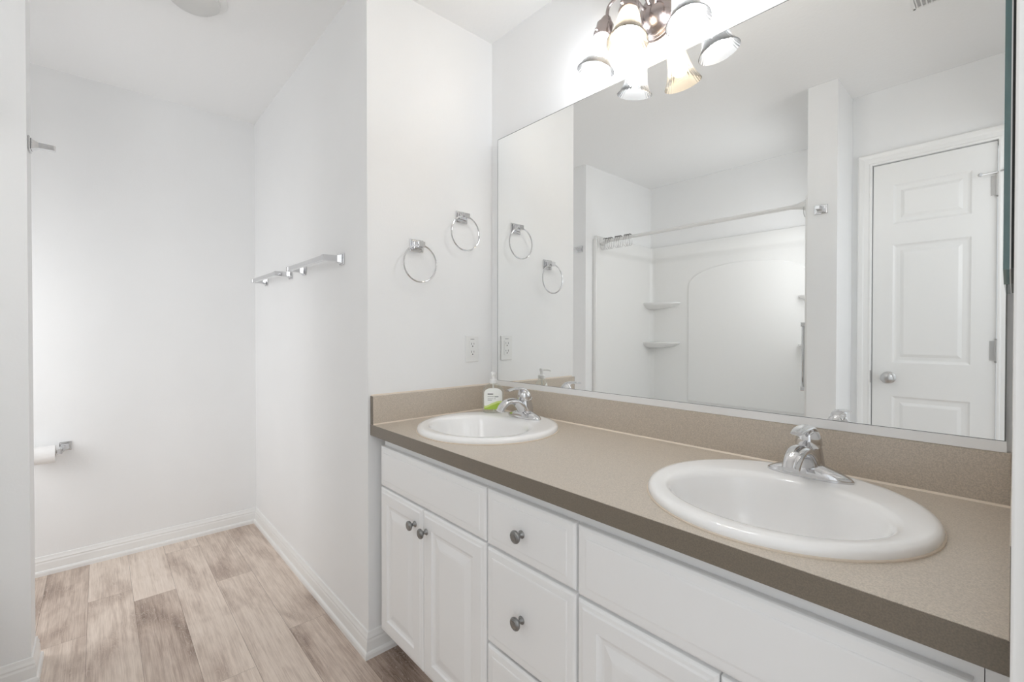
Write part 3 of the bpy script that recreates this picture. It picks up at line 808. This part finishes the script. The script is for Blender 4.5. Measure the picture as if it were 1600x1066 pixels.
def corner(cx, cy, a0, a1, r, n=8): return [((cx+r*math.cos(a0+(a1-a0)*k/n), cy+r*math.sin(a0+(a1-a0)*k/n)), (-math.cos(a0+(a1-a0)*k/n), -math.sin(a0+(a1-a0)*k/n))) for k in range(n+1)]
pl = [((XA, yfr), (1, 0))]+corner(XA+R, YB+R, PI, 1.5*PI, R)+corner(XP0-R, YB+R, 1.5*PI, 2*PI, R)+[((XP0, yfr), (-1, 0))]
surround_panel('wall_panel', [p for p, n in pl], [n for p, n in pl])
bm = B()
box(bm, XA+.0004, XA+.030, yfr-.002, yfr+.016, .46, ZT-.02, .005); link('front_flange', bm, M_ACR, tu, True)
bm = B(); box(bm, XP0-.030, XP0-.0004, yfr-.002, yfr+.016, .46, ZT-.02, .005); link('front_flange', bm, M_ACR, tu, True)
# raised arch on the back panel
bm = B(); ya = YB+.0118
def arch(ins, y):
    x0, x1, z0, zs, zp = -.275+ins, .615-ins, .60+ins, 1.60, 1.716-ins
    pts = [(x0, z0), (x1, z0), (x1, zs-.06)]
    n = 20
    for k in range(1, n): a = PI*k/n; pts.append((.5*(x0+x1)+.5*(x1-x0)*math.cos(a), zs-.06+(zp-zs+.06)*math.sin(a)**.85))
    pts.append((x0, zs-.06)); return [Vector((x, y, z)) for x, z in pts]
rings_loft(bm, [arch(0, ya), arch(.0, ya+.004), arch(.008, ya+.009)], True); link('arch_panel', bm, M_ACR, tu, True, 30)
def shelf(cx, s, z):
    bm = B(); n = 20; a = .275; b = .125; oy = YB+.0115
    def ring(k_, dz, off=0): return [Vector((cx, oy, z+dz))]+[Vector((cx+s*a*k_*math.cos(PI/2*k/n)**.85 if k < n else cx, oy+b*k_*math.sin(PI/2*k/n)**.9, z+dz)) for k in range(n+1)]
    rings_loft(bm, [ring(1, .010), ring(1, 0), ring(.97, -.008), ring(.80, -.026), ring(.5, -.040), ring(.2, -.048)], True, True); link('corner_shelf', bm, M_ACR, tu, True, 40)
for zz in (1.416, 1.078):
    shelf(XA+.0115, 1, zz); shelf(XP0-.0115, -1, zz)
bm = B(); n = 40   # tub
def rr(x0, x1, y0, y1, r, z, n=8):
    out = []
    for cx, cy, a0 in ((x1-r, y1-r, 0), (x0+r, y1-r, PI/2), (x0+r, y0+r, PI), (x1-r, y0+r, 1.5*PI)):
        for k in range(n+1): a = a0+PI/2*k/n; out.append(Vector((cx+r*math.cos(a), cy+r*math.sin(a), z)))
    return out
x0, x1, y0, y1 = XA+.002, XP0-.002, YB+.002, YFR-.004
rings_loft(bm, [rr(x0, x1, y0, y1, .01, 0), rr(x0, x1, y0, y1, .01, .44), rr(x0+.005, x1-.005, y0+.005, y1-.01, .02, .455), rr(x0+.08, x1-.08, y0+.06, y1-.09, .12, .455), rr(x0+.10, x1-.09, y0+.075, y1-.105, .13, .43), rr(x0+.16, x1-.12, y0+.11, y1-.14, .14, .12), rr(x0+.22, x1-.18, y0+.18, y1-.2, .1, .09)], True, True)
link('bathtub', bm, M_ACR, tu, True, 50)

gb = thing('grab_bar', 'short upright chrome grab bar inside the tub beside the wall stub, seen in the mirror', 'grab bar', (XP0, -1.60, 1.03))
bm = B(); tube(bm, [(.772, -1.60, .865), (.772, -1.60, 1.21)], .0075, 14); link('bar', bm, M_CHROME, gb, True)
for z in (.862, 1.213):
    bm = B(); box(bm, .762, XP0-.0125, -1.613, -1.587, z-.012, z+.012, .003); link('end_bracket', bm, M_CHROME, gb)

RY, RZ = -1.62, 1.869
rod = thing('shower_rod', 'white shower curtain rod spanning the tub opening, seen in the mirror', 'curtain rod', (.14, RY, RZ))
bm = B(); tube(bm, [(XA+.0128, RY, RZ), (XP0-.0128, RY, RZ)], .0125, 16); link('rod', bm, M_PLAST, rod, True)
for x, s in ((XA+.0348, 1), (XP0-.0348, -1)):
    bm = B(); lathe(bm, [(.031, -.0), (.031, .008), (.025, .022), (.018, .045), (.0135, .075)], (x, RY, RZ), (s, 0, 0), 24); link('end_cap', bm, M_PLAST, rod, True)
def make_hook():
    t = thing('curtain_ring', 'thin chrome shower curtain ring bunched at the left end of the white rod', 'curtain ring', (0, RY, RZ), 'shower curtain rings on the rod')
    bm = B(); n = 26
    tube(bm, [(0, RY+.026*math.sin(2*PI*k/n)*(1-.25*math.cos(2*PI*k/n)), RZ-.022+.042*math.cos(2*PI*k/n)) for k in range(n)], .0017, 8, closed=True); link('wire', bm, M_SATIN, t, True)
    bm = B()
    for k in range(-2, 3):
        a = k*.42; lathe(bm, [(.001, -.0035), (.0042, -.0022), (.0042, .0022), (.001, .0035)], (0, RY+.0185*math.sin(a)*1.25, RZ+.0035+.0165*math.cos(a)), (0, math.cos(a), -math.sin(a)), 10)
    link('roller_bead', bm, M_PEWTER, t, True)
    return t
hk = make_hook(); xs = [-.588, -.566, -.547, -.524, -.506, -.462, -.443, -.424, -.382, -.364, -.343]
hk.location.x = xs[0]
for x in xs[1:]: copy_tree(hk, (x, RY, RZ))
copy_tree(hk, (.772, RY, RZ), 'lone chrome shower curtain ring at the right end of the white rod')['group'] = 'lone ring at the rod end'

for o in bpy.data.objects:
    if '_w' in o: del o['_w']
